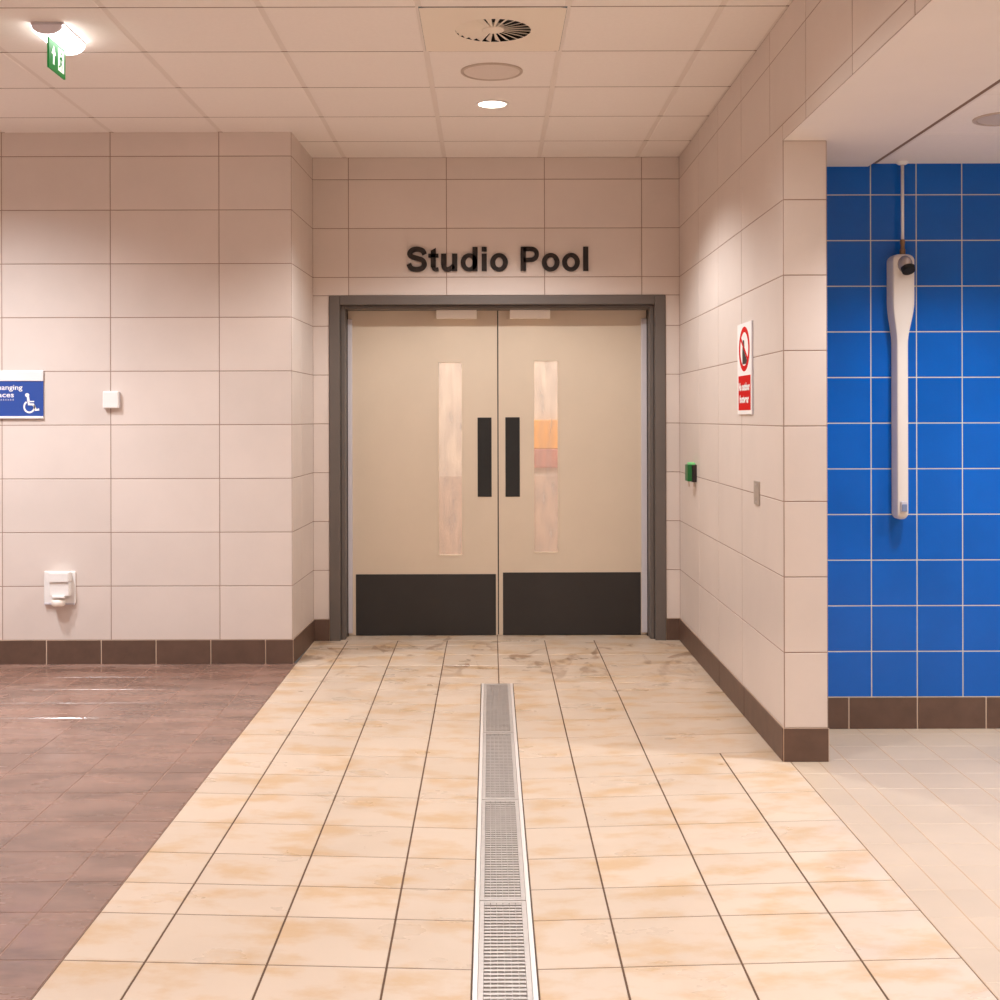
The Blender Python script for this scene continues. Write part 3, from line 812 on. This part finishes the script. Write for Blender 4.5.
# ------------------------------------------------------------------ ceiling fittings
# emergency exit luminaire
X0, X1, Ya, Ye = -1.843, -1.712, 5.10, 5.385
t = empty('exit_light', ((X0 + X1) / 2, (Ya + Ye) / 2, ZC))
tag(t, 'glowing emergency ceiling light with a hanging green exit sign', 'exit light')
obj('base', B(X0, X1, Ya, Ye, ZC - 0.012, ZC - 0.001, 0.003, 1), M['grey'], t)
def lens(bm, ya, ye, rad=1.0, mi=0, inset=0.0):
    n = 16; w = (X1 - X0) / 2 - inset; cx_ = (X0 + X1) / 2; A = []; C = []
    for i in range(n + 1):
        a_ = math.pi * i / n
        p = (cx_ - w * math.cos(a_), ZC - 0.012 - 0.044 * rad * math.sin(a_) ** 0.8)
        A.append(bm.verts.new((p[0], ya, p[1]))); C.append(bm.verts.new((p[0], ye, p[1])))
    for i in range(n): bm.faces.new((A[i], A[i + 1], C[i + 1], C[i])).material_index = mi
    bm.faces.new(A); bm.faces.new(C[::-1])
bm = bmesh.new(); lens(bm, Ya + 0.014, Ye - 0.004)
tag(obj('diffuser', bm, M['glow'], t, smooth=False), 'bright white diffuser')
bm = bmesh.new(); lens(bm, Ya + 0.002, Ya + 0.0138, 0.86, inset=0.004)
tag(obj('end_cap', bm, M['cap'], t), 'grey end cap')
bxx = -1.777; z0, z1 = 2.786, ZC - 0.052
bl = obj('exit_sign', B(bxx - 0.004, bxx + 0.004, 5.116, 5.315, z0, z1, 0.001, 1), M['exitgreen'], t); tag(bl, 'green exit sign blade')
fo = (bxx + 0.004, 5.116, z0); W, Hh = 0.199, z1 - z0
f = Flat(fo, (0, 1, 0), (0, 0, 1), 0.0008)
f.poly([(W * .28, Hh * .80), (W * .16, Hh * .52), (W * .24, Hh * .52), (W * .24, Hh * .2), (W * .32, Hh * .2), (W * .32, Hh * .52), (W * .40, Hh * .52)])
tag(f.done('arrow_symbol', M['exitwhite'], bl), 'white arrow pointing up')
f = Flat(fo, (0, 1, 0), (0, 0, 1), 0.0006); f.rect(W * .55, Hh * .14, W * .90, Hh * .86)
dw = f.done('doorway_symbol', M['exitwhite'], bl); tag(dw, 'white doorway symbol')
fo = (bxx + 0.0047, 5.116, z0)
f = Flat(fo, (0, 1, 0), (0, 0, 1), 0.0006)
f.disc(W * .74, Hh * .74, .0075, .0075)
f.stroke([(W * .72, Hh * .64), (W * .70, Hh * .44)], .014, False); f.stroke([(W * .70, Hh * .46), (W * .78, Hh * .34), (W * .76, Hh * .18)], .009, False)
f.stroke([(W * .70, Hh * .46), (W * .66, Hh * .30), (W * .58, Hh * .26)], .009, False); f.stroke([(W * .72, Hh * .62), (W * .82, Hh * .52)], .007, False); f.stroke([(W * .71, Hh * .62), (W * .61, Hh * .50)], .007, False)
tag(f.done('running_figure', M['exitgreen'], dw), 'green running figure')

# swirl vent
cxv, cyv = VC; R1, R0 = 0.155, 0.046
t = empty('ceiling_vent', (cxv, cyv, ZC))
tag(t, 'square ceiling vent panel with a swirl of radial slots', 'vent')
bm = bmesh.new(); n = 96; x0, x1, y0, y1 = -0.2735, 0.3035, 4.934, 5.526; zz = ZC - 0.003
inn, out = [], []
for i in range(n):
    a_ = 2 * math.pi * i / n; c_, s_ = math.cos(a_), math.sin(a_)
    inn.append(bm.verts.new((cxv + R1 * c_, cyv + R1 * s_, zz)))
    k = min((x1 - cxv) / c_ if c_ > 1e-9 else 1e9, (x0 - cxv) / c_ if c_ < -1e-9 else 1e9, (y1 - cyv) / s_ if s_ > 1e-9 else 1e9, (y0 - cyv) / s_ if s_ < -1e-9 else 1e9)
    out.append(bm.verts.new((cxv + k * c_, cyv + k * s_, zz)))
for i in range(n):
    j = (i + 1) % n; bm.faces.new((inn[i], out[i], out[j], inn[j]))
bmesh.ops.recalc_face_normals(bm, faces=bm.faces[:])
obj('vent_panel', bm, M['ventplate'], t)
bm = bmesh.new(); lathe(bm, (cxv, cyv, zz), [(0, 0.0), (R0 - 0.004, 0.0), (R0, 0.003), (R0, 0.02)], 48)
obj('hub', bm, M['ventplate'], t)
bm = bmesh.new(); nv = 24; th = math.radians(25)
for i in range(nv):
    a_ = 2 * math.pi * (i + .5) / nv
    er = Vector((math.cos(a_), math.sin(a_), 0)); et = Vector((-math.sin(a_), math.cos(a_), 0))
    dirv = et * math.cos(th) + Vector((0, 0, 1)) * math.sin(th)
    q = []
    for r_, wd in ((R0, 0.30), (R1, 0.30)):
        hw = 2 * math.pi * r_ / nv * wd
        c0 = Vector((cxv, cyv, zz + 0.005)) + er * r_
        q.append((c0 - dirv * hw, c0 + dirv * hw))
    nn = er.cross(dirv) * 0.0012
    vs = [bm.verts.new(p + s * nn) for s in (1, -1) for p in (q[0][0], q[1][0], q[1][1], q[0][1])]
    for fc in ((0, 1, 2, 3), (7, 6, 5, 4), (0, 4, 5, 1), (1, 5, 6, 2), (2, 6, 7, 3), (3, 7, 4, 0)):
        bm.faces.new([vs[k] for k in fc])
obj('vanes', bm, M['ventplate'], t)
bm = bmesh.new(); lathe(bm, (cxv, cyv, ZC + 0.03), [(0, 0.03), (R1 + 0.004, 0.03), (R1 + 0.004, -0.0325)], 48)
tag(obj('plenum', bm, M['black'], t), 'black opening behind the slots')

# speaker
c = (0.012, 5.845, ZC - 0.002)
t = empty('ceiling_speaker', c); tag(t, 'round flat speaker grille in the ceiling between vent and downlight', 'speaker')
bm = bmesh.new(); lathe(bm, c, [(0.143, 0), (0.143, -0.005), (0.139, -0.008), (0.132, -0.008), (0.129, -0.004)], 56)
obj('rim', bm, M['grille_rim'], t)
bm = bmesh.new(); lathe(bm, c, [(0.129, -0.004), (0.06, -0.006), (0, -0.0065)], 56)
obj('grille', bm, M['grille'], t)

def downlight(c, r, label, lens_m):
    t = empty('downlight', c); tag(t, label, 'light')
    bm = bmesh.new(); lathe(bm, c, [(r, 0), (r, -0.004), (r - 0.004, -0.006), (r - 0.014, -0.006), (r - 0.018, 0.0)], 48)
    obj('trim_ring', bm, M['white'] if lens_m is M['lamp'] else M['grille_rim'], t)
    bm = bmesh.new(); lathe(bm, c, [(r - 0.018, -0.0035), (0, -0.0045)], 48)
    obj('lens', bm, lens_m, t)
downlight((0.015, 6.45, ZC - 0.002), 0.086, 'lit round downlight in the ceiling in front of the doors', M['lamp'])
downlight((1.915, 4.72, ZT - 0.001), 0.112, 'dim round downlight in the lower ceiling by the blue wall', M['lens_off'])

# ------------------------------------------------------------------ lights
def spot(name, loc, power, ang=125, blend=0.6, rad=0.07, col=(1, 0.86, 0.72)):
    l = bpy.data.lights.new(name, 'SPOT'); l.energy = power; l.spot_size = math.radians(ang); l.spot_blend = blend
    l.shadow_soft_size = rad; l.color = col
    o = bpy.data.objects.new(name, l); COL.objects.link(o); o.location = loc
    return o
WARM = (.955, .97, .975); PINK = (.935, .97, 1.02)
spot('downlight_lamp', (0.015, 6.45, ZC - 0.03), 135, 136, 0.45, 0.04, WARM)
for y, p, a_ in ((4.05, 92, 152), (1.65, 62, 122), (-0.7, 170, 122)):
    spot('downlight_lamp', (0.015, y, ZC - 0.03), p, a_, 0.5, 0.08, WARM)
for x, y, p in ((-2.9, 5.9, 245), (-2.9, 5.2, 235), (-2.4, 1.3, 190), (-2.4, -0.7, 160)):
    spot('downlight_lamp', (x, y, ZC - 0.03), p, 150, 0.9, 0.12, PINK)
for x, y, p in ((1.915, 4.72, 95), (2.9, 4.3, 130), (2.3, 2.3, 165), (2.3, 0.2, 160)):
    spot('downlight_lamp', (x, y, ZT - 0.03), p, 125, 0.7, 0.08, PINK)
l = bpy.data.lights.new('pool_hall_lamp', 'AREA'); l.shape = 'RECTANGLE'; l.size = 3.4; l.size_y = 2.0; l.energy = 150; l.color = (1, .98, .96)
o = bpy.data.objects.new('pool_hall_lamp', l); COL.objects.link(o); o.location = (0, 9.5, 3.15)

w = bpy.data.worlds.new('World'); scene.world = w; w.use_nodes = True
w.node_tree.nodes['Background'].inputs[0].default_value = (1, 0.92, 0.86, 1)
w.node_tree.nodes['Background'].inputs[1].default_value = 0.12

# ------------------------------------------------------------------ camera
cam = bpy.data.cameras.new('Camera'); co = bpy.data.objects.new('Camera', cam); COL.objects.link(co)
cam.sensor_width = 36; cam.lens = F * 36 / 1000
cam.shift_x = (500 - VX) / 1000; cam.shift_y = -(500 - VY) / 1000
cam.clip_start = 0.05
co.location = (0, 0, H)
co.rotation_euler = (math.radians(90), 0, 0)
co.rotation_euler.rotate_axis('Z', -0.0025)
scene.camera = co
scene.view_settings.view_transform = 'Standard'
scene.view_settings.look = 'None'
scene.view_settings.exposure = 0.0
scene.cycles.use_denoising = True
scene.cycles.max_bounces = 10
scene.cycles.diffuse_bounces = 6
